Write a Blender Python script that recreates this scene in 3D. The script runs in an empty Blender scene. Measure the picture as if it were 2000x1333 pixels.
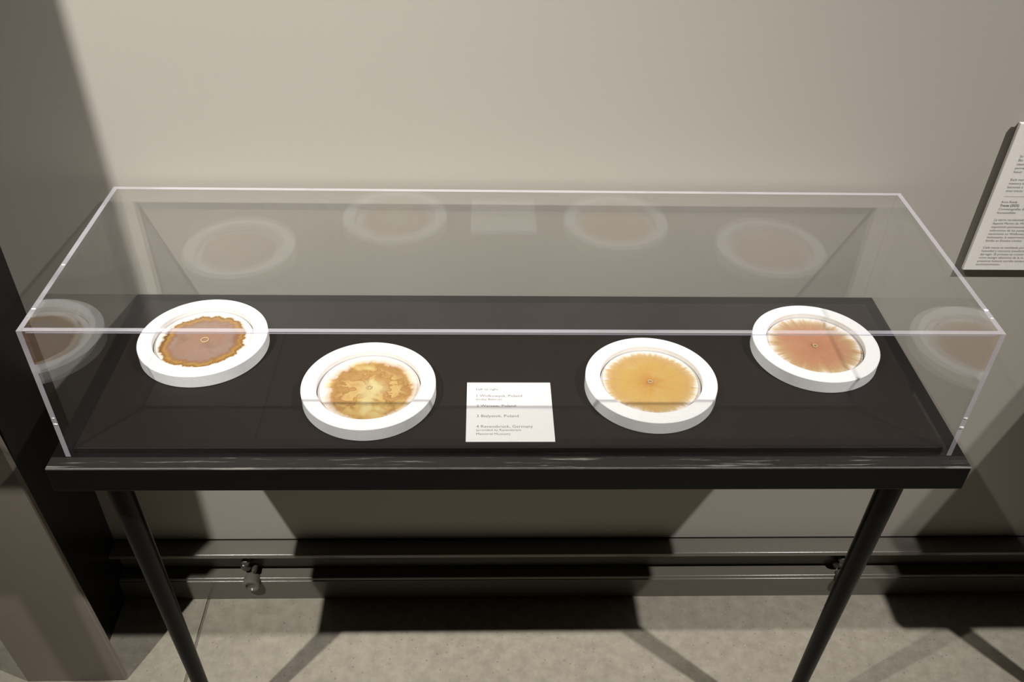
import bpy, bmesh, math, random
from mathutils import Matrix, Vector
random.seed(4)
scn = bpy.context.scene
col = scn.collection
T = 0.779                      # height of the table top above the floor

# ------------------------------------------------------------------ camera
def basis(yaw, pitch, roll):
    f = Vector((math.sin(yaw) * math.cos(pitch), math.cos(yaw) * math.cos(pitch), -math.sin(pitch)))
    r = f.cross(Vector((0, 0, 1))).normalized()
    u = r.cross(f)
    r2 = r * math.cos(roll) + u * math.sin(roll)
    u2 = -r * math.sin(roll) + u * math.cos(roll)
    return f, r2, u2
cd = bpy.data.cameras.new('camera')
cam = bpy.data.objects.new('camera', cd)
col.objects.link(cam)
F, R, U = basis(0.0409022, 0.6633629, 0.0280812)
m = Matrix.Identity(4)
for i in range(3):
    m[i][0] = R[i]; m[i][1] = U[i]; m[i][2] = -F[i]
m.translation = Vector((-0.0443721, -0.8604628, 0.8713797 + T))
cam.matrix_world = m
cd.sensor_width = 36.0
cd.lens = 1751.5 / 2000 * 36
cd.clip_start = 0.02
scn.camera = cam

# ------------------------------------------------------------------ world, lights, exposure
w = bpy.data.worlds.new('world'); scn.world = w; w.use_nodes = True
w.node_tree.nodes['Background'].inputs[0].default_value = (0.9, 0.88, 0.85, 1)
w.node_tree.nodes['Background'].inputs[1].default_value = 0.012
vs = scn.view_settings
vs.view_transform = 'Standard'; vs.look = 'None'; vs.gamma = 1.0
vs.use_curve_mapping = False
vs.exposure = 0.0
scn.cycles.transparent_max_bounces = 48
scn.cycles.max_bounces = 12

def spot(name, loc, target, power, color, size, blend, radius):
    d = bpy.data.lights.new(name, 'SPOT'); o = bpy.data.objects.new(name, d); col.objects.link(o)
    o.location = loc
    o.rotation_euler = (Vector(target) - Vector(loc)).to_track_quat('-Z', 'Y').to_euler()
    d.energy = power; d.color = color; d.spot_size = math.radians(size); d.spot_blend = blend
    d.shadow_soft_size = radius
    return o
spot('track_spot', (-1.46, -1.03, 2.66 + T), (-0.589, 0.30, 0.546 + T), 545, (1.0, 0.985, 0.935), 44.5, 1.0, 0.022)
spot('track_spot', (1.80, -1.00, 2.62 + T), (-0.26, 0.30, -1.06 + T), 415, (1.0, 0.968, 0.945), 66, 1.0, 0.030)
spot('track_spot', (0.20, -1.95, 2.60 + T), (0.20, -1.75, 0.0), 90, (1.0, 0.975, 0.93), 42, 0.8, 0.03)   # added lamp: bounces light off the floor onto the lower wall

# ------------------------------------------------------------------ helpers
def lin(c):
    return tuple((x / 255 / 12.92) if x / 255 <= 0.04045 else ((x / 255 + 0.055) / 1.055) ** 2.4 for x in c) + (1.0,)

class NB:                       # small node-tree builder
    def __init__(self, name):
        self.m = bpy.data.materials.new(name); self.m.use_nodes = True
        self.t = self.m.node_tree; self.t.nodes.clear()
        self.out = self.t.nodes.new('ShaderNodeOutputMaterial')
    def n(self, typ, **kw):
        o = self.t.nodes.new('ShaderNode' + typ)
        for k, v_ in kw.items(): setattr(o, k, v_)
        return o
    def l(self, a, b): self.t.links.new(a, b)
    def val(self, sock, v_):
        if hasattr(v_, 'links') or isinstance(v_, bpy.types.NodeSocket): self.l(v_, sock)
        else: sock.default_value = v_
    def math(self, op, a, b=None, c=None, clamp=False):
        o = self.n('Math', operation=op, use_clamp=clamp)
        self.val(o.inputs[0], a)
        if b is not None: self.val(o.inputs[1], b)
        if c is not None: self.val(o.inputs[2], c)
        return o.outputs[0]
    def mix(self, fac, a, b, mode='MIX'):
        o = self.n('Mix', data_type='RGBA', blend_type=mode)
        self.val(o.inputs[0], fac); self.val(o.inputs[6], a); self.val(o.inputs[7], b)
        return o.outputs[2]
    def ramp(self, fac, stops, interp='LINEAR'):
        o = self.n('ValToRGB'); self.l(fac, o.inputs[0]); cr = o.color_ramp; cr.interpolation = interp
        while len(cr.elements) < len(stops): cr.elements.new(0.5)
        for e, (p, c) in zip(cr.elements, stops):
            e.position = p; e.color = c if len(c) == 4 else tuple(c) + (1,)
        return o.outputs[0]
    def noise(self, vec, scale, detail=4, rough=0.5, dist=0.0, dims='3D'):
        o = self.n('TexNoise', noise_dimensions=dims)
        if vec is not None: self.l(vec, o.inputs['Vector'])
        o.inputs['Scale'].default_value = scale; o.inputs['Detail'].default_value = detail
        o.inputs['Roughness'].default_value = rough; o.inputs['Distortion'].default_value = dist
        return o.outputs['Fac']
    def obj(self): return self.n('TexCoord').outputs['Object']
    def scaled(self, vec, s, loc=(0, 0, 0)):
        o = self.n('Mapping'); self.l(vec, o.inputs[0]); o.inputs['Scale'].default_value = s
        o.inputs['Location'].default_value = loc
        return o.outputs[0]
    def bump(self, h, strength, dist=0.001):
        o = self.n('Bump'); o.inputs['Strength'].default_value = strength; o.inputs['Distance'].default_value = dist
        self.l(h, o.inputs['Height']); return o.outputs[0]
    def pbr(self, color, rough=0.5, spec=0.5, normal=None, metal=0.0):
        p = self.n('BsdfPrincipled')
        self.val(p.inputs['Base Color'], color); self.val(p.inputs['Roughness'], rough)
        p.inputs['Specular IOR Level'].default_value = spec; p.inputs['Metallic'].default_value = metal
        if normal is not None: self.l(normal, p.inputs['Normal'])
        return p.outputs[0]
    def done(self, sh):
        self.l(sh, self.out.inputs[0]); return self.m

def mat_wall():
    b = NB('grey_wall_paint'); o = b.obj()
    n1 = b.noise(o, 1.6, 3); c = b.mix(n1, (0.405, 0.375, 0.325, 1), (0.430, 0.400, 0.350, 1))
    h = b.noise(o, 260, 4, 0.6); h2 = b.noise(o, 18, 3)
    return b.done(b.pbr(c, 0.55, 0.3, b.bump(b.math('ADD', h, h2), 0.10, 0.0012)))
def mat_plain(name, c, rough=0.5, spec=0.5, metal=0.0, nscale=120, nstr=0.05):
    b = NB(name); o = b.obj()
    n = b.noise(o, nscale, 4)
    cc = b.mix(n, tuple(x * 0.93 for x in c[:3]) + (1,), tuple(min(1, x * 1.07) for x in c[:3]) + (1,))
    return b.done(b.pbr(cc, rough, spec, b.bump(n, nstr, 0.001), metal))
def mat_floor():
    b = NB('ground_concrete'); o = b.obj()
    big = b.noise(o, 3.5, 5, 0.6); mid = b.noise(o, 40, 5, 0.65)
    c = b.ramp(big, [(0.3, (0.275, 0.245, 0.19)), (0.7, (0.35, 0.315, 0.25))])
    c = b.mix(0.35, c, b.ramp(mid, [(0.35, (0.21, 0.19, 0.15)), (0.65, (0.43, 0.395, 0.325))]))
    v1 = b.n('TexVoronoi'); b.l(o, v1.inputs['Vector']); v1.inputs['Scale'].default_value = 95
    sp = b.math('LESS_THAN', v1.outputs['Distance'], 0.17)
    rnd = b.n('SeparateColor'); b.l(v1.outputs['Color'], rnd.inputs[0])
    pick = b.math('MULTIPLY', sp, b.math('GREATER_THAN', rnd.outputs[0], 0.72))
    c = b.mix(b.math('MULTIPLY', pick, 0.5), c, (0.10, 0.092, 0.08, 1))
    pick2 = b.math('MULTIPLY', sp, b.math('LESS_THAN', rnd.outputs[0], 0.13))
    c = b.mix(b.math('MULTIPLY', pick2, 0.45), c, (0.46, 0.43, 0.37, 1))
    return b.done(b.pbr(c, 0.48, 0.35, b.bump(mid, 0.08, 0.001)))
def mat_black_top():
    # black paint with worn, brush-marked edges
    b = NB('worn_black_paint'); o = b.obj()
    st = b.noise(b.scaled(o, (9, 160, 90)), 1.0, 6, 0.65)
    fine = b.noise(b.scaled(o, (60, 420, 300)), 1.0, 4, 0.6)
    sp = b.n('SeparateXYZ'); b.l(o, sp.inputs[0])
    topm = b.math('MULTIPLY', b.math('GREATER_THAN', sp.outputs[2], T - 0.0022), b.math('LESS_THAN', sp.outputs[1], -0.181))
    edge = b.math('MULTIPLY', topm, b.math('LESS_THAN', sp.outputs[1], -0.2008))
    wear = b.math('MULTIPLY', b.ramp(st, [(0.57, (0, 0, 0)), (0.66, (1, 1, 1))]), fine)
    wear = b.math('MULTIPLY', b.math('ADD', wear, b.math('MULTIPLY', edge, b.math('MULTIPLY', fine, 0.5))), topm)
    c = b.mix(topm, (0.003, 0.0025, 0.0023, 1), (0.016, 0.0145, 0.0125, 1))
    c = b.mix(wear, c, (0.26, 0.245, 0.22, 1))
    rg = b.math('ADD', 0.30, b.math('MULTIPLY', fine, 0.25))
    return b.done(b.pbr(c, rg, 0.22, b.bump(b.math('ADD', st, fine), 0.15, 0.001)))
def mat_acrylic(haze=0.0):
    # clear sheet: straight transmission plus mirror reflection by Schlick's Fresnel
    b = NB('clear_acrylic'); g = b.n('NewGeometry')
    d = b.n('VectorMath', operation='DOT_PRODUCT'); b.l(g.outputs['Normal'], d.inputs[0]); b.l(g.outputs['Incoming'], d.inputs[1])
    c = b.math('SUBTRACT', 1.0, b.math('ABSOLUTE', d.outputs['Value']), clamp=True)
    fr = b.math('MULTIPLY_ADD', b.math('POWER', c, 5.0), 0.96, 0.037, clamp=True)
    tr = b.n('BsdfTransparent'); tr.inputs[0].default_value = (0.998, 0.999, 0.998, 1)
    gl = b.n('BsdfGlossy'); gl.inputs['Roughness'].default_value = 0.0
    mx = b.n('MixShader'); b.l(fr, mx.inputs[0]); b.l(tr.outputs[0], mx.inputs[1]); b.l(gl.outputs[0], mx.inputs[2])
    sh = mx.outputs[0]
    if haze:  # pale diffuse mix stands in for ceiling glare on the lid
        df = b.n('BsdfDiffuse'); df.inputs[0].default_value = (0.8, 0.79, 0.77, 1)
        m2 = b.n('MixShader')
        nn = b.noise(b.obj(), 6, 5)
        b.l(b.math('MULTIPLY', nn, haze * 2), m2.inputs[0]); b.l(sh, m2.inputs[1]); b.l(df.outputs[0], m2.inputs[2]); sh = m2.outputs[0]
    return b.done(sh)
def mat_acrylic_edge():
    # sawn and flame-polished edges: frosted lavender with clear stretches
    b = NB('acrylic_edge'); o = b.obj()
    tr = b.n('BsdfTransparent'); tr.inputs[0].default_value = (0.9, 0.9, 0.95, 1)
    p = b.pbr((0.93, 0.90, 0.97, 1), 0.25, 0.6)
    n = b.noise(o, 7, 3)
    f = b.ramp(n, [(0.33, (0.20, 0.20, 0.20)), (0.44, (0.31, 0.31, 0.31)), (1.0, (0.35, 0.35, 0.35))])
    mx = b.n('MixShader'); b.l(f, mx.inputs[0]); b.l(tr.outputs[0], mx.inputs[1]); b.l(p, mx.inputs[2])
    return b.done(mx.outputs[0])

def polar(b, R0):
    o = b.obj(); s = b.n('SeparateXYZ'); b.l(o, s.inputs[0])
    x, y = s.outputs[0], s.outputs[1]
    r = b.math('DIVIDE', b.math('SQRT', b.math('ADD', b.math('MULTIPLY', x, x), b.math('MULTIPLY', y, y))), R0)
    a = b.math('ARCTAN2', y, x)
    return o, r, a
def ringvec(b, a, k, z):
    c = b.n('CombineXYZ'); b.l(b.math('MULTIPLY', b.math('COSINE', a), k), c.inputs[0])
    b.l(b.math('MULTIPLY', b.math('SINE', a), k), c.inputs[1]); b.val(c.inputs[2], z)
    return c.outputs[0]
def mat_chroma(kind):
    EX = {'mauve': 1.55, 'ochre': 1.42, 'gold': 1.42, 'salmon': 1.36}[kind]     # pigments are darker than they photograph
    def C(*c): return tuple(min(0.9, x / EX) for x in lin(c)[:3]) + (1.0,)
    PAPER = (0.80, 0.735, 0.685, 1)
    b = NB('chromatogram_' + kind); o, r, a = polar(b, {'mauve': 0.0800, 'ochre': 0.0760, 'gold': 0.0762, 'salmon': 0.0785}[kind])
    sd = {'mauve': 0.3, 'ochre': 2.0, 'gold': 4.1, 'salmon': 7.7}[kind]
    lob = b.noise(ringvec(b, a, 1.2, sd), 1.0, 2)
    teeth = b.noise(ringvec(b, a, 6.5, b.math('MULTIPLY_ADD', r, 0.6, sd)), 1.0, 4, 0.65)
    streak = b.noise(ringvec(b, a, 13.0, b.math('MULTIPLY_ADD', r, 1.1, sd)), 1.0, 4, 0.6)
    blot = b.noise(o, 38, 4, 0.55, 0.8)
    soft = b.noise(o, 20, 3, 0.5)
    def dev(n_, k): return b.math('MULTIPLY', b.math('SUBTRACT', n_, 0.5), k)
    if kind == 'mauve':
        rr = b.math('ADD', r, b.math('ADD', dev(lob, 0.20), dev(teeth, 0.26)))
        rr = b.math('ADD', rr, dev(blot, 0.07))
        c = b.ramp(rr, [(0.0, C(184, 140, 116)), (0.36, C(180, 140, 118)), (0.56, C(172, 140, 122)), (0.645, C(168, 126, 98)), (0.69, C(190, 145, 84)), (0.72, C(200, 156, 78)),
                        (0.745, C(176, 130, 70)), (0.785, C(152, 108, 62)), (0.80, C(226, 200, 165)), (0.84, PAPER)])
        c = b.mix(b.math('MULTIPLY', b.math('LESS_THAN', rr, 0.60), b.ramp(soft, [(0.42, (0, 0, 0)), (0.64, (0.75, 0.75, 0.75))])), c, C(176, 152, 138))
        c = b.mix(b.math('MULTIPLY', b.math('LESS_THAN', rr, 0.70), b.ramp(b.noise(o, 30, 2), [(0.54, (0, 0, 0)), (0.72, (0.7, 0.7, 0.7))])), c, C(158, 112, 84))
        c = b.mix(b.math('MULTIPLY', b.math('MULTIPLY', b.math('LESS_THAN', rr, 0.79), b.math('GREATER_THAN', rr, 0.62)), b.ramp(b.noise(o, 75, 3), [(0.5, (0, 0, 0)), (0.62, (0.7, 0.7, 0.7))])), c, C(168, 122, 74))
    elif kind == 'ochre':
        nz = b.n('TexNoise'); b.l(o, nz.inputs['Vector']); nz.inputs['Scale'].default_value = 26; nz.inputs['Detail'].default_value = 5
        sc = b.n('VectorMath', operation='SCALE'); b.l(nz.outputs['Color'], sc.inputs[0]); sc.inputs['Scale'].default_value = 0.030
        wv = b.n('VectorMath', operation='ADD'); b.l(o, wv.inputs[0]); b.l(sc.outputs[0], wv.inputs[1])
        bl = b.noise(wv.outputs[0], 26, 3, 0.55)
        inner = b.ramp(bl, [(0.36, C(234, 214, 152)), (0.43, C(222, 188, 116)), (0.485, C(212, 172, 100)), (0.50, C(172, 126, 72)), (0.512, C(196, 150, 92)), (0.56, C(204, 158, 96)), (0.60, C(180, 134, 78)), (0.615, C(224, 190, 122)), (0.70, C(212, 170, 108))])
        off = b.n('VectorMath', operation='SUBTRACT'); b.l(o, off.inputs[0]); off.inputs[1].default_value = (-0.003, -0.005, 0)
        ln = b.n('VectorMath', operation='LENGTH'); b.l(off.outputs[0], ln.inputs[0])
        rr = b.math('ADD', b.math('DIVIDE', ln.outputs['Value'], 0.0780), b.math('ADD', dev(lob, 0.30), b.math('ADD', dev(teeth, 0.14), dev(bl, 0.25))))
        fade = b.ramp(rr, [(0.0, (1, 1, 1)), (0.76, (1, 1, 1)), (0.80, (0.62, 0.62, 0.62)), (0.88, (0.25, 0.25, 0.25)), (0.97, (0, 0, 0))])
        core = b.ramp(rr, [(0.0, (0.85, 0.85, 0.85)), (0.18, (0.65, 0.65, 0.65)), (0.36, (0, 0, 0))])
        ring = b.ramp(rr, [(0.52, (0, 0, 0)), (0.64, (0.5, 0.5, 0.5)), (0.73, (0.7, 0.7, 0.7)), (0.78, (0, 0, 0))])
        inner = b.mix(core, inner, C(230, 214, 160)); inner = b.mix(ring, inner, b.mix(b.ramp(bl, [(0.40, (0, 0, 0)), (0.60, (1, 1, 1))]), C(216, 176, 108), C(176, 126, 74)))
        c = b.mix(fade, PAPER, inner)
    elif kind == 'gold':
        rr = b.math('ADD', r, b.math('ADD', dev(lob, 0.22), dev(streak, 0.26)))
        c = b.ramp(rr, [(0.0, C(200, 138, 74)), (0.12, C(214, 158, 84)), (0.30, C(222, 176, 96)), (0.55, C(224, 182, 102)), (0.74, C(220, 178, 112)), (0.83, C(226, 196, 146)), (0.93, PAPER)])
        ins = b.math('LESS_THAN', rr, 0.84)
        c = b.mix(b.math('MULTIPLY', b.ramp(blot, [(0.48, (0, 0, 0)), (0.72, (0.6, 0.6, 0.6))]), ins), c, C(226, 194, 128))
        c = b.mix(b.math('MULTIPLY', b.ramp(streak, [(0.56, (0, 0, 0)), (0.70, (0.5, 0.5, 0.5))]), b.math('MULTIPLY', ins, b.math('GREATER_THAN', r, 0.25))), c, C(204, 156, 88))
        c = b.mix(b.math('MULTIPLY', b.ramp(b.noise(o, 60, 3), [(0.66, (0, 0, 0)), (0.74, (0.6, 0.6, 0.6))]), b.math('GREATER_THAN', rr, 0.66)), c, C(176, 142, 100))
    else:
        rr = b.math('ADD', r, b.math('ADD', dev(lob, 0.22), dev(teeth, 0.50)))
        c = b.ramp(rr, [(0.0, C(160, 104, 78)), (0.07, C(196, 138, 106)), (0.48, C(206, 148, 114)), (0.62, C(208, 156, 118)), (0.72, C(208, 170, 124)), (0.80, C(222, 192, 152)), (0.92, PAPER)])
        ins = b.math('LESS_THAN', rr, 0.74)
        c = b.mix(b.math('MULTIPLY', b.ramp(blot, [(0.46, (0, 0, 0)), (0.70, (0.6, 0.6, 0.6))]), ins), c, C(208, 162, 128))
        c = b.mix(b.math('MULTIPLY', b.ramp(soft, [(0.52, (0, 0, 0)), (0.70, (0.6, 0.6, 0.6))]), ins), c, C(196, 134, 104))
        c = b.mix(b.math('MULTIPLY', b.ramp(streak, [(0.55, (0, 0, 0)), (0.7, (0.5, 0.5, 0.5))]), b.math('GREATER_THAN', rr, 0.58)), c, C(216, 188, 150))
    return b.done(b.pbr(c, 0.75, 0.2, b.bump(b.noise(o, 900, 3), 0.08, 0.0004)))

M = dict(
    wall=mat_wall(), floor=mat_floor(),
    joint=mat_plain('joint_filler', (0.17, 0.155, 0.12), 0.8, 0.2),
    black_wall=mat_plain('black_eggshell_paint', (0.012, 0.0105, 0.0095), 0.32, 0.4, nscale=300, nstr=0.06),
    casing=mat_plain('taupe_paint', (0.20, 0.172, 0.142), 0.5, 0.3, nscale=60),
    base=mat_plain('bronze_painted_metal', (0.135, 0.122, 0.10), 0.20, 0.55, nscale=160, nstr=0.10),
    reveal=mat_plain('dark_reveal', (0.02, 0.018, 0.015), 0.6, 0.2),
    ceiling=mat_plain('ceiling_paint', (0.10, 0.098, 0.09), 0.8, 0.2),
    top=mat_black_top(),
    deck=mat_plain('deck_board_black', (0.0115, 0.0078, 0.0072), 0.48, 0.24, nscale=400, nstr=0.04),
    leg=mat_plain('black_lacquer', (0.0045, 0.004, 0.0037), 0.32, 0.18, nscale=90, nstr=0.04),
    acr=mat_acrylic(), lid=mat_acrylic(0.007), edge=mat_acrylic_edge(),
    white=mat_plain('white_frame_paint', (0.88, 0.878, 0.87), 0.45, 0.35, nscale=200, nstr=0.02),
    card=mat_plain('card_stock', (0.72, 0.712, 0.70), 0.6, 0.2, nscale=500, nstr=0.02),
    ink=mat_plain('grey_ink', (0.17, 0.165, 0.16), 0.7, 0.1),
    ink_dark=mat_plain('black_ink', (0.045, 0.04, 0.04), 0.7, 0.1),
    board=mat_plain('sign_board', (0.84, 0.80, 0.745), 0.5, 0.3, nscale=300, nstr=0.02),
    nick=mat_plain('chipped_acrylic', (0.88, 0.87, 0.90), 0.12, 0.8),
    tan=mat_plain('paper_wick', (0.50, 0.36, 0.20), 0.8, 0.1),
    metal=mat_plain('dull_metal', (0.07, 0.065, 0.055), 0.25, 0.5, 0.2),
)

def mesh_obj(name, bm, mats, parent=None, loc=(0, 0, 0), smooth=False):
    me = bpy.data.meshes.new(name); bm.normal_update(); bm.to_mesh(me); bm.free()
    for mm in (mats if isinstance(mats, (list, tuple)) else [mats]): me.materials.append(mm)
    if smooth:
        for p in me.polygons: p.use_smooth = True
        try: me.set_sharp_from_angle(angle=math.radians(35))
        except Exception: pass
    o = bpy.data.objects.new(name, me); col.objects.link(o); o.location = loc
    if parent: o.parent = parent
    return o
def bm_box(x0, x1, y0, y1, z0, z1, bev=0.0, seg=1, bm=None):
    b2 = bmesh.new()
    bmesh.ops.create_cube(b2, size=1)
    for v_ in b2.verts:
        v_.co = Vector(((x0 + x1) / 2 + v_.co.x * (x1 - x0), (y0 + y1) / 2 + v_.co.y * (y1 - y0), (z0 + z1) / 2 + v_.co.z * (z1 - z0)))
    if bev: bmesh.ops.bevel(b2, geom=b2.edges[:], offset=bev, segments=seg, affect='EDGES', profile=0.5)
    if bm is None: return b2
    me = bpy.data.meshes.new('t'); b2.to_mesh(me); b2.free(); bm.from_mesh(me); bpy.data.meshes.remove(me)
    return bm
def bm_lathe(profile, n=96, closed=True):
    bm = bmesh.new(); rings = []
    for r_, z_ in profile:
        if r_ < 1e-7: rings.append([bm.verts.new((0, 0, z_))])
        else: rings.append([bm.verts.new((r_ * math.cos(2 * math.pi * k / n), r_ * math.sin(2 * math.pi * k / n), z_)) for k in range(n)])
    pairs = list(zip(rings, rings[1:]))
    if closed: pairs.append((rings[-1], rings[0]))
    for A, B in pairs:
        for k in range(n):
            k2 = (k + 1) % n
            if len(A) == 1 and len(B) == 1: break
            if len(A) == 1: bm.faces.new((A[0], B[k2], B[k]))
            elif len(B) == 1: bm.faces.new((A[k], A[k2], B[0]))
            else: bm.faces.new((A[k], A[k2], B[k2], B[k]))
    bmesh.ops.recalc_face_normals(bm, faces=bm.faces[:])
    return bm
def tag(o, label=None, cat=None, group=None, kind=None):
    if label: o['label'] = label
    if cat: o['category'] = cat
    if group: o['group'] = group
    if kind: o['kind'] = kind
    return o
def thing(name, loc, label, cat, group=None):
    o = bpy.data.objects.new(name, None); col.objects.link(o); o.location = loc; o.empty_display_size = 0.05
    return tag(o, label, cat, group)
def copy_tree(o, parent=None):
    c = o.copy(); col.objects.link(c); c.parent = parent
    for ch in list(o.children): copy_tree(ch, c)
    return c
def text(name, body, width, size, mat, parent, loc, rot=(0, 0, 0), bold=0.0):
    cu = bpy.data.curves.new(name, 'FONT'); cu.body = body; cu.size = size; cu.resolution_u = 2; cu.offset = bold
    o = bpy.data.objects.new(name, cu); col.objects.link(o)
    bpy.context.view_layer.update()
    me = bpy.data.meshes.new_from_object(o.evaluated_get(bpy.context.evaluated_depsgraph_get()))
    bpy.data.objects.remove(o); bpy.data.curves.remove(cu)
    if width:
        xs = [v_.co.x for v_ in me.vertices]; s = width / (max(xs) - min(xs)); x0 = min(xs)
        for v_ in me.vertices: v_.co.x = (v_.co.x - x0) * s
    me.materials.clear(); me.materials.append(mat)
    t = bpy.data.objects.new(name, me); col.objects.link(t); t.parent = parent; t.location = loc; t.rotation_euler = rot
    return t

# ------------------------------------------------------------------ the room
YW = 0.379
def struct(name, bm, mat, label, parent=None, smooth=False):
    o = mesh_obj(name, bm, mat, parent, smooth=smooth)
    if not parent: tag(o, label, kind='structure')
    return o
fl = struct('floor', bm_box(-3.2, 3.6, -4.2, 0.5, -0.10, -0.0025), M['joint'], 'speckled grey-beige concrete floor with a saw-cut joint')
mesh_obj('slab', bm_box(-3.2, -0.6390, -4.2, 0.5, -0.0025, 0.0, 0.0006), M['floor'], fl)
mesh_obj('slab', bm_box(-0.6330, 3.6, -4.2, 0.5, -0.0025, 0.0, 0.0006), M['floor'], fl)
struct('wall_back', bm_box(-3.2, 3.6, YW, 0.5, 0.151, 3.6), M['wall'], 'grey-beige painted wall behind the display table')
struct('wall_front', bm_box(-3.2, 3.6, -4.3, -4.2, 0, 3.6), M['wall'], 'far grey-beige gallery wall opposite the table')
struct('wall_right', bm_box(3.6, 3.7, -4.2, 0.5, 0, 3.6), M['wall'], 'grey-beige gallery wall far to the right')
struct('wall_far_left', bm_box(-3.3, -3.2, -4.2, 0.5, 0, 3.6), M['wall'], 'grey-beige gallery wall far to the left')
struct('ceiling', bm_box(-3.2, 3.6, -4.2, 0.5, 3.6, 3.7), M['ceiling'], 'flat painted gallery ceiling')
struct('wall_left', bm_box(-0.945, -0.815, 0.200, YW, 0, 3.6), M['black_wall'], 'black painted return wall in the left corner')
tr = struct('trim_1', bm_box(-0.195, 0.0, 0.0, 0.012, 0.0, 1.5, 0.002), M['casing'], 'taupe board leaning slightly at the left edge')
tr.location = (-0.752, 0.147, 0.002); tr.rotation_euler = (0, math.radians(-3.1), 0)
struct('added_shadow_panel', bm_box(-1.041, -0.886, -0.080, -0.050, T + 0.33, 3.6, 0.002), M['casing'], 'unseen narrow panel added left of the table to cast the shadow edge on the wall')  # added out of view to throw the vertical shadow edge on the back wall

# metal base along the back wall: top ledge, recessed web, foot with stepped chamfer
def bm_profile(pts, x0, x1):
    bm = bmesh.new()
    A = [bm.verts.new((x0, y, z)) for y, z in pts]; B = [bm.verts.new((x1, y, z)) for y, z in pts]
    n = len(pts)
    for k in range(n): bm.faces.new((A[k], A[(k + 1) % n], B[(k + 1) % n], B[k]))
    bm.faces.new(A[::-1]); bm.faces.new(B)
    bmesh.ops.recalc_face_normals(bm, faces=bm.faces[:])
    return bm
XA, XB = -0.814, 3.6
zt = T - 0.632
bs = struct('baseboard_back', bm_box(XA, XB, 0.379, 0.50, 0.0, 0.150), M['reveal'], 'dark bronze metal base running along the back wall')
def arc(y, z, r, a0, a1, n=8):      # rounded nose: centre (y, z), angles measured from +z towards the room
    return [(y - r * math.sin(math.radians(a0 + (a1 - a0) * k / n)), z + r * math.cos(math.radians(a0 + (a1 - a0) * k / n))) for k in range(n + 1)]
mesh_obj('ledge', bm_profile([(0.3785, zt)] + arc(0.3425, zt - 0.0035, 0.0035, 0, 90) + [(0.339, zt - 0.010), (0.3785, zt - 0.010)], XA, XB), M['base'], bs, smooth=True)
mesh_obj('web', bm_box(XA, XB, 0.3715, 0.3785, 0.066, zt - 0.010), M['base'], bs)
mesh_obj('foot_rail', bm_profile([(0.3785, 0.066)] + arc(0.3450, 0.0635, 0.0025, 0, 75) + arc(0.3412, 0.0575, 0.0022, 0, 90) + [(0.339, 0.0), (0.3785, 0.0)], XA, XB), M['base'], bs, smooth=True)
def fitting(x, parent):
    bo = mesh_obj('boss', bm_lathe([(0, 0), (0.017, 0), (0.0185, 0.003), (0.0185, 0.022), (0.016, 0.025), (0.012, 0.025), (0.010, 0.021), (0, 0.020)], 32, False), M['base'], parent, (x, 0.352, 0.058), smooth=True)
    bo.rotation_euler = (math.radians(90), 0, 0)
    h1 = bm_lathe([(0, 0), (0.0115, 0), (0.0115, 0.009), (0.010, 0.011), (0, 0.011)], 6, False)
    n1 = mesh_obj('hex_nut', h1, M['metal'], bo, (-0.012, 0.028, -0.012))
    n2 = mesh_obj('hex_nut', bm_lathe([(0, 0), (0.009, 0), (0.009, 0.012), (0.0075, 0.014), (0, 0.014)], 6, False), M['metal'], bo, (-0.009, 0.050, -0.010))
    n3 = mesh_obj('stem', bm_lathe([(0, 0), (0.006, 0), (0.006, 0.016), (0.005, 0.018), (0, 0.018)], 20, False), M['metal'], bo, (0.006, 0.026, -0.012), smooth=True)
fitting(-0.534, bs); fitting(0.738, bs)

# ------------------------------------------------------------------ display table
tb = thing('console_table', (0, 0.18, 0), 'long black wall-side console table on two round tapered legs', 'table', 'black console tables along the wall')
def L(x0, x1, y0, y1, z0, z1, bev, seg=2): return bm_box(x0, x1, y0 - 0.18, y1 - 0.18, z0, z1, bev, seg)
mesh_obj('tabletop', L(-0.620, 0.620, -0.0225, YW - 0.001, T - 0.043, T, 0.0016), M['top'], tb)
for xt, xb in ((-0.562, -0.536), (0.553, 0.5265)):      # round legs, raked a little inward towards the floor
    h = T - 0.0436
    bm = bm_lathe([(0, 0), (0.0100, 0), (0.0115, 0.002), (0.0180, h), (0, h)], 40, False)
    for v_ in bm.verts: v_.co.x += (xt - xb) * v_.co.z / h
    mesh_obj('leg', bm, M['leg'], tb, (xb, 0.028 - 0.18, 0), smooth=True)
for s in (-1, 1):       # wall cleats that carry the back of the top
    mesh_obj('wall_cleat', L(s * 0.40 - 0.06, s * 0.40 + 0.06, 0.352, YW - 0.001, T - 0.085, T - 0.0435, 0.002), M['leg'], tb)

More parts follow.
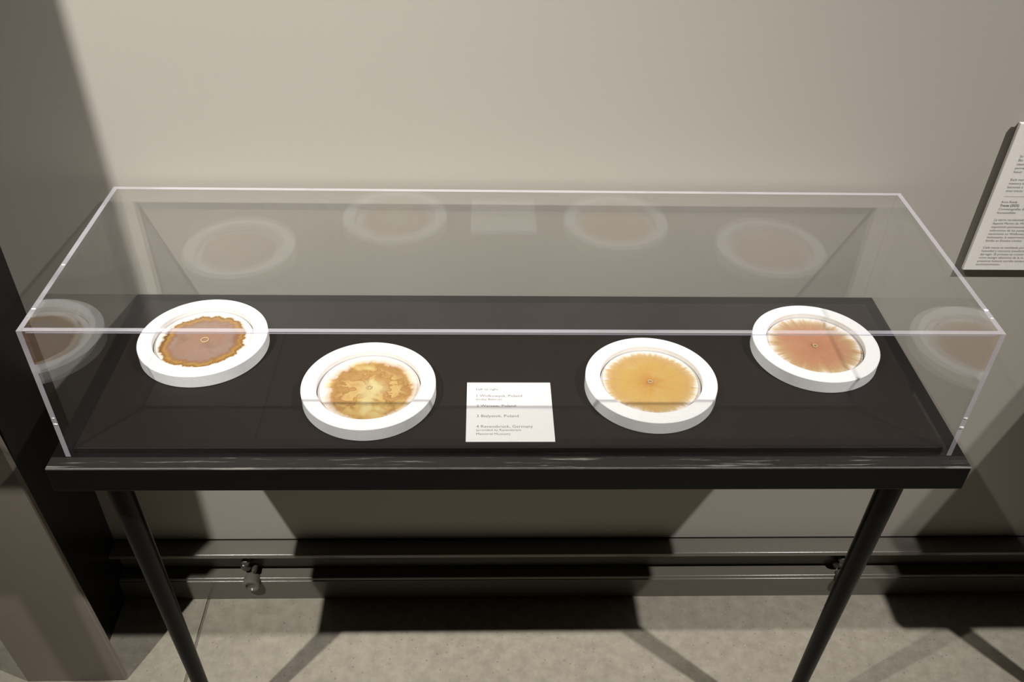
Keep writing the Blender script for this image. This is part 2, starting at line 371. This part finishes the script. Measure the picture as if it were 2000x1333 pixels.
# ------------------------------------------------------------------ vitrine
HV, DV, WV, TV = 0.2107, 0.3577, 0.600, 0.0068
def panel(name, x0, x1, y0, y1, z0, z1, thin, parent, mat, frosted):
    bm = bm_box(x0, x1, y0, y1, z0, z1); bm.normal_update()
    for f_ in bm.faces:
        f_.material_index = 1 if any(f_.normal.dot(Vector(d)) > 0.9 for d in frosted) else 0
    return mesh_obj(name, bm, [mat, M['edge']], parent)
UP, FR = (0, 0, 1), (0, -1, 0)
def make_vitrine(label):
    e = thing('display_case', (0, DV / 2, T + 0.0003), label, 'display case', 'clear display cases')
    y0, y1 = -DV / 2, DV / 2; g = 0.0001
    panel('side_panel', -WV, -WV + TV, y0, y1, 0, HV, 0, e, M['acr'], (UP, FR))
    panel('side_panel', WV - TV, WV, y0, y1, 0, HV, 0, e, M['acr'], (UP, FR))
    panel('front_panel', -WV + TV + g, WV - TV - g, y0, y0 + TV, 0, HV, 1, e, M['acr'], (UP,))
    panel('back_panel', -WV + TV + g, WV - TV - g, y1 - TV, y1, 0, HV, 1, e, M['acr'], (UP,))
    panel('lid', -WV + TV + g, WV - TV - g, y0 + TV + g, y1 - TV - g, HV - TV, HV, 2, e, M['lid'], ())
    mesh_obj('reflection_strip', bm_box(-WV + TV + g, WV - TV - g, y0 + TV - 0.0009, y0 + TV - 0.0002, HV - TV - 0.0006, HV - TV + 0.0006), M['edge'], e)  # thin pale strip drawn in for the inner reflection below the front edge
    return e
vt = make_vitrine('clear acrylic display case covering four round white frames')
dk = tag(mesh_obj('deck_board', bm_box(-0.590, 0.590, 0.0078, 0.345, 0.0, 0.0078, 0.0004), M['deck'], None, (0, 0, T + 0.0002)),
         'thin black base board lying inside the display case', 'board', 'base boards inside the display cases')
ZD = T + 0.0082
# second, identical console along the wall, just outside the frame on the right (its shadow is in view)
t2 = copy_tree(tb); t2.location.x += 1.682
t2['label'] = 'second black console table further right along the wall'
v2 = copy_tree(vt); v2.location.x += 1.682
v2['label'] = 'empty clear display case on the second table to the right'
d2 = copy_tree(dk); d2.location.x += 1.682
d2['label'] = 'black base board inside the empty case on the right'

# small nicks in the sawn edges that catch the light
def nick(x, y, z, sx, sy, sz):
    bm = bmesh.new(); bmesh.ops.create_icosphere(bm, subdivisions=1, radius=1.0)
    for v_ in bm.verts: v_.co = Vector((v_.co.x * sx, v_.co.y * sy, v_.co.z * sz))
    mesh_obj('edge_nick', bm, M['nick'], vt, (x, y - DV / 2, z), smooth=True)
nick(-0.5966, 0.0453, HV, 0.0034, 0.0016, 0.0008); nick(-0.5966, 0.1440, HV, 0.0030, 0.0014, 0.0006)
nick(0.5966, 0.0500, HV, 0.0040, 0.0030, 0.0016); nick(0.5966, 0.0330, HV, 0.0026, 0.0014, 0.0008)
nick(-0.5966, 0.0, 0.0590, 0.0034, 0.0008, 0.0016); nick(-0.5966, 0.0, 0.0696, 0.0022, 0.0006, 0.0010)
nick(0.5966, 0.0, 0.0528, 0.0040, 0.0014, 0.0026); nick(0.5966, 0.0, 0.0697, 0.0036, 0.0010, 0.0016)

# ------------------------------------------------------------------ round frames with soil chromatograms
RO, RI, HR, DP = 0.0958, 0.0742, 0.0212, 0.0085
def make_frame(kind, x, y, rot, label):
    e = thing('round_frame', (x, y, ZD), label, 'picture frame', 'round white frames in the display case')
    e.rotation_euler = (0, 0, rot)
    ring = bm_lathe([(RO, 0.0008), (RO, HR - 0.0008), (RO - 0.0008, HR), (RI + 0.0008, HR), (RI, HR - 0.0008), (RI, 0.0), (RO - 0.0008, 0.0)], 128)
    mesh_obj('ring', ring, M['white'], e, smooth=True)
    mesh_obj('backing', bm_lathe([(RI - 0.0001, 0.0005), (RI - 0.0001, HR - DP - 0.0015), (0, HR - DP - 0.0015), (0, 0.0005)], 96, False), M['reveal'], e)
    pp = mesh_obj('paper_disc', bm_lathe([(0, 0), (0.0729, 0), (0.0729, 0.0008), (0, 0.0008)], 96, False), mat_chroma(kind), e, (0, 0, HR - DP - 0.0012))
    wr = 0.0055 if kind == 'mauve' else 0.0032
    wp = []
    for k in range(12):
        t_ = 2 * math.pi * k / 12; wp.append((wr + 0.0011 * math.cos(t_), 0.0016 + 0.0011 * math.sin(t_)))
    mesh_obj('wick', bm_lathe(wp, 28), M['tan'], pp, (0.001, 0.0, 0), smooth=True)
    return e
make_frame('mauve', -0.4690, 0.2265, 0.4, 'round white frame with mauve-brown stain ringed in ochre, leftmost in the case')
make_frame('ochre', -0.2078, 0.1165, 1.3, 'round white frame with blotchy marbled ochre stain, left of the text card')
make_frame('gold', 0.2005, 0.1300, 2.2, 'round white frame with even golden-yellow stain, right of the text card')
make_frame('salmon', 0.4680, 0.2165, 0.0, 'round white frame with salmon-pink feathered stain, rightmost in the case')

# ------------------------------------------------------------------ card with the list of places
cdx, cdy = -0.0065, 0.0803
cardo = tag(mesh_obj('text_card', bm_box(-0.0612, 0.0612, -0.0618, 0.0618, 0, 0.0014, 0.0003), M['card'], None, (cdx, cdy, ZD)),
            'square white card printed with a list of four places', 'card')
for body, x, wd, y, sz in [('Left to right', -0.0541, 0.0320, 0.1246, 0.0062), ('1 Wolkowysk, Poland', -0.0536, 0.0657, 0.1098, 0.0075),
                           ('(today Belarus)', -0.0543, 0.0370, 0.1028, 0.0060), ('2 Warsaw, Poland', -0.0534, 0.0559, 0.0884, 0.0075),
                           ('3 Bialystok, Poland', -0.0530, 0.0590, 0.0671, 0.0075), ('4 Ravensbr\u00fcck, Germany', -0.0535, 0.0788, 0.0458, 0.0075),
                           ('(provided by Ravensbr\u00fcck', -0.0534, 0.0625, 0.0391, 0.0060), ('Memorial Museum)', -0.0534, 0.0467, 0.0314, 0.0060)]:
    text('printed_line', body, wd, sz, M['ink'], cardo, (x - cdx, y - cdy, 0.00150))

# ------------------------------------------------------------------ text panel on the wall
PX, PZ0, PZ1, PT = 0.7510, 0.0640, 0.3240, 0.0120
sg = tag(mesh_obj('wall_text_panel', bm_box(0, 0.210, -PT, -PT + 0.006, 0, PZ1 - PZ0, 0.001, 2), M['board'], None, (PX, YW - 0.0002, PZ0 + T)),
         'white text panel in two languages hung on the wall', 'sign')
mesh_obj('mount', bm_box(0.004, 0.206, -PT + 0.006, 0, 0.004, PZ1 - PZ0 - 0.004), M['reveal'], sg)
lines = [('So', .2688), ('Blo', .2622), ('clean', .2556), ('perma', .2491), ('histor', .2426), ('Each mark', .2292), ('memory to', .2228), ('becomes a', .2164), ('onto traces.', .2100),
         ('Aron Reedy', .1903), ('Traces (2025)', .1839), ('Cromatograf\u00edas de', .1775), ('fotosensibles', .1710),
         ('La tierra recolectada', .1580), ('Appold Marion de Worl', .1515), ('exposici\u00f3n permanente', .1450), ('selecciones de los paisaj', .1385), ('nacimiento en Wolkowys', .1320), ('holocausto, la supervivenc', .1257), ('familia en Estados Unidos', .1193),
         ('Cada marca es moldeada por', .1061), ('humedad y memoria transforma', .0997), ('del lugar. El proceso se convier', .0932), ('como testigo silencioso de la re', .0868), ('presencia humana escribe tiempo', .0802), ('acontecimiento.', .0738)]
rx = (math.radians(90), 0, 0)
for body, z in lines:
    wd = {'Aron Reedy': 0.0262, 'Traces (2025)': 0.031, 'fotosensibles': 0.0302, 'acontecimiento.': 0.0405}.get(body)
    t_ = text('printed_line', body, wd, 0.0058, M['ink_dark'], sg, (0.7697 - PX, -PT - 0.0001, z - PZ0), rx, 0.00012 if body.startswith('Traces') else 0)
mesh_obj('printed_rule', bm_box(0.0196, 0.19, -PT - 0.00015, -PT + 0.0002, 0.2015 - PZ0, 0.2018 - PZ0), M['ink_dark'], sg)
